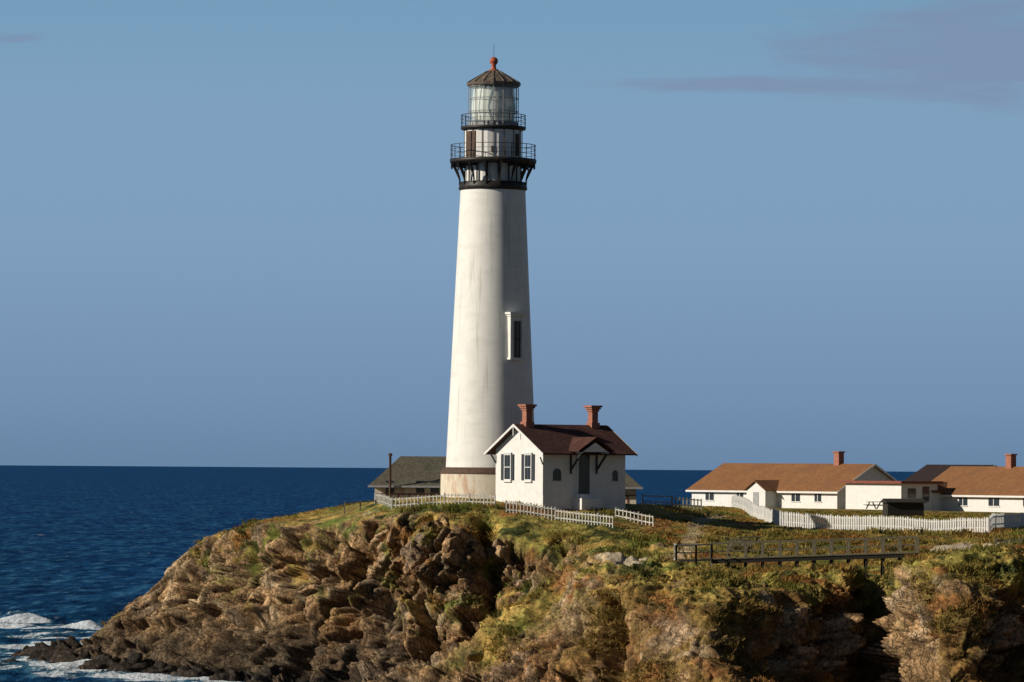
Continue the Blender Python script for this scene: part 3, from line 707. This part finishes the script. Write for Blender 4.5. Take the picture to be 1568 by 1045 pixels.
# ---------------------------------------------------------------- fences
def fence(name,pts,h,mat,pick=.11,gap=.21,post=2.2,rails=(.25,.8),lift=0.0):
    b=MB(); P=[Wv(px,800,d) for px,d in pts]
    for a,c in zip(P[:-1],P[1:]):
        L_=math.hypot(c.x-a.x,c.y-a.y); n=max(1,int(L_/gap)); ux,uy=(c.x-a.x)/L_,(c.y-a.y)/L_
        zs=[gz(a.x+ux*L_*i/n,a.y+uy*L_*i/n) for i in range(n+1)]
        k=5
        zs=np.convolve(np.pad(zs,k,mode='edge'),np.ones(2*k+1)/(2*k+1),'valid')+lift
        for i in range(n+1):
            x=a.x+ux*L_*i/n;y=a.y+uy*L_*i/n;z=zs[i]; hh=h*rng.uniform(.94,1.04)
            w=pick/2; tx=rng.normal(0,.012)
            if pick>0:
                b.add([(x-ux*w,y-uy*w,z-.25),(x+ux*w,y+uy*w,z-.25),(x+ux*w+tx,y+uy*w,z+hh*.9),(x+tx,y,z+hh),(x-ux*w+tx,y-uy*w,z+hh*.9),
                   (x-ux*w-uy*.03,y-uy*w+ux*.03,z-.25),(x+ux*w-uy*.03,y+uy*w+ux*.03,z-.25),(x+ux*w+tx-uy*.03,y+uy*w+ux*.03,z+hh*.9),(x+tx-uy*.03,y+ux*.03,z+hh),(x-ux*w+tx-uy*.03,y-uy*w+ux*.03,z+hh*.9)],
                  [(0,1,2,3,4),(9,8,7,6,5),(0,5,6,1),(1,6,7,2),(2,7,8,3),(3,8,9,4),(4,9,5,0)])
            if i%max(1,int(post/gap))==0:
                b.beam((x+uy*-.08,y+ux*.08,z-.3),(x+uy*-.08,y+ux*.08,z+h*1.02),.12)
            if i<n:
                x2=a.x+ux*L_*(i+1)/n;y2=a.y+uy*L_*(i+1)/n
                for r_ in rails:
                    b.beam((x-uy*.05,y+ux*.05,z+h*r_),(x2-uy*.05,y2+ux*.05,zs[i+1]+h*r_),.05,.09)
    b.out(name,mat)
fence("picket_fence",[(573,352),(600,344),(680,342.5),(757,341)],.85,'oldwhite',pick=.07,gap=.30)
fence("picket_fence",[(775,337.5),(850,336.5),(938,333)],.95,'oldwhite',pick=.07,gap=.28)
fence("picket_fence",[(942,338),(1000,336)],.85,'oldwhite',pick=.07,gap=.32)
fence("picket_fence",[(1120,470),(1133,425),(1150,382),(1195,353),(1350,349),(1515,345),(1524,358),(1575,365.5),(1640,371)],1.12,'white',pick=.13,gap=.20,lift=.10)
fence("post_and_rail_fence",[(985,360),(1030,362),(1075,380)],1.0,'woodlt',pick=0,gap=1.1,post=2.2,rails=(.4,.9))
fence("wire_fence",[(528,350),(576,351)],.7,'wood',pick=0,gap=.9,post=1.0,rails=(.9,))

# ---------------------------------------------------------------- footbridge
A0=Wv(1090,857,306); A1=Wv(1406,847,306); e=empty("wooden_footbridge",(A0.x,A0.y,A0.z),0)
LX=A1.x-A0.x; dz=A1.z-A0.z
wood=MB(); dk=MB()
def zb(x): return dz*x/LX
npst=12
for y in (0,1.7):
    for i in range(npst+1):
        x=LX*i/npst; wood.beam((x,y,zb(x)-.1),(x,y,zb(x)+1.08),.13)
    wood.beam((0,y,1.1),(LX,y,dz+1.1),.14,.11); wood.beam((0,y,.55),(LX,y,dz+.55),.04,.07)
    dk.beam((0,y,-.17),(LX,y,dz-.17),.14,.26)
for i in range(int(LX/.22)):
    x=.11+i*.22; wood.beam((x,-.12,zb(x)+.02),(x,1.82,zb(x)+.02),.19,.07)
for i in range(0,npst+1):
    x=LX*i/npst
    for y in (.1,1.6): 
        g=gz(A0.x+x,A0.y+y)-A0.z; dk.beam((x,y,min(g,zb(x)-.6)-.3),(x,y,zb(x)-.3),.16)
    dk.beam((x,0,zb(x)-.35),(x,1.7,zb(x)-.35),.12)
wood.out("deck_and_railings",'wood',e); dk.out("trestle",'woodd',e)
pl=MB(); 
pts=[(0,0,0),(-1.2,-2.0,-.05),(-2.6,-2.4,-.05),(-2.6,.6,0)]
for a,c in zip(pts[:3],pts[1:4]):
    a=Vector(a);c=Vector(c)
    pl.beam(a+Vector((0,0,1.08)),c+Vector((0,0,1.08)),.10,.10); pl.beam(a+Vector((0,0,.55)),c+Vector((0,0,.55)),.05,.08); pl.beam(a+Vector((0,0,.02)),c+Vector((0,0,.02)),.1,.16)
    for t_ in (0,1): p=a.lerp(c,t_); pl.beam(p+Vector((0,0,-.6)),p+Vector((0,0,1.1)),.13)
pl.out("landing_rail",'woodlt',e)

def table(name,px,d,mat,sx=1.0,rz=.2,dz=0):
    p=Wv(px,800,d); z=gz(p.x,p.y)+dz; e=empty(name,(p.x,p.y,z),rz); b=MB()
    b.box(-.95*sx,.95*sx,-.38,.38,.72,.78)
    for s in (-1,1):
        b.box(-.95*sx,.95*sx,s*.75-.14,s*.75+.14,.42,.47)
        b.beam((s*.65*sx,-.8,.02),(s*.65*sx,-.25,.71),.09); b.beam((s*.65*sx,.8,.02),(s*.65*sx,.25,.71),.09); b.beam((s*.65*sx,-.78,.38),(s*.65*sx,.78,.38),.07)
    b.out("table_and_benches",mat,e)
table("picnic_table",1148,326,'wood')
table("picnic_table",1342,455,'woodd',1.1,.6,.1)
p=Wv(1135,818,322); z=gz(p.x,p.y); e=empty("viewing_platform",(p.x,p.y,z),.1); b=MB()
for x in (-.7,.7):
    for y in (-.5,.5): b.beam((x,y,-.5),(x,y,.85),.10)
b.box(-.85,.85,-.65,.65,.35,.43); b.beam((-.7,-.5,.85),(.7,-.5,.85),.09); b.beam((-.7,.5,.85),(.7,.5,.85),.09); b.out("timber_frame",'wood',e)
p=Wv(1383,800,400); z=gz(p.x,p.y)+.3; e=empty("dark_shed",(p.x,p.y,z),.15); b=MB()
b.box(-1.7,1.7,-1,1,-.8,.95); b.prism([(-1.2,.96),(1.2,.96),(1.2,1.05),(0,1.35),(-1.2,1.05)],-1.9,1.9,'x'); b.out("shed_body",'woodd',e)
p=Wv(1550,830,318); z=gz(p.x,p.y); e=empty("timber_retaining_wall",(p.x,p.y,z),.05); b=MB()
for i in range(3): b.box(-1.3,4.5,-.1+.02*i,.1,-.2+.25*i,.03+.25*i)
for x in (-1.25,.6,2.5,4.3): b.box(x-.1,x+.1,-.2,-.11,-.3,.7)
b.out("timbers",'wood',e)
print("done",nV)
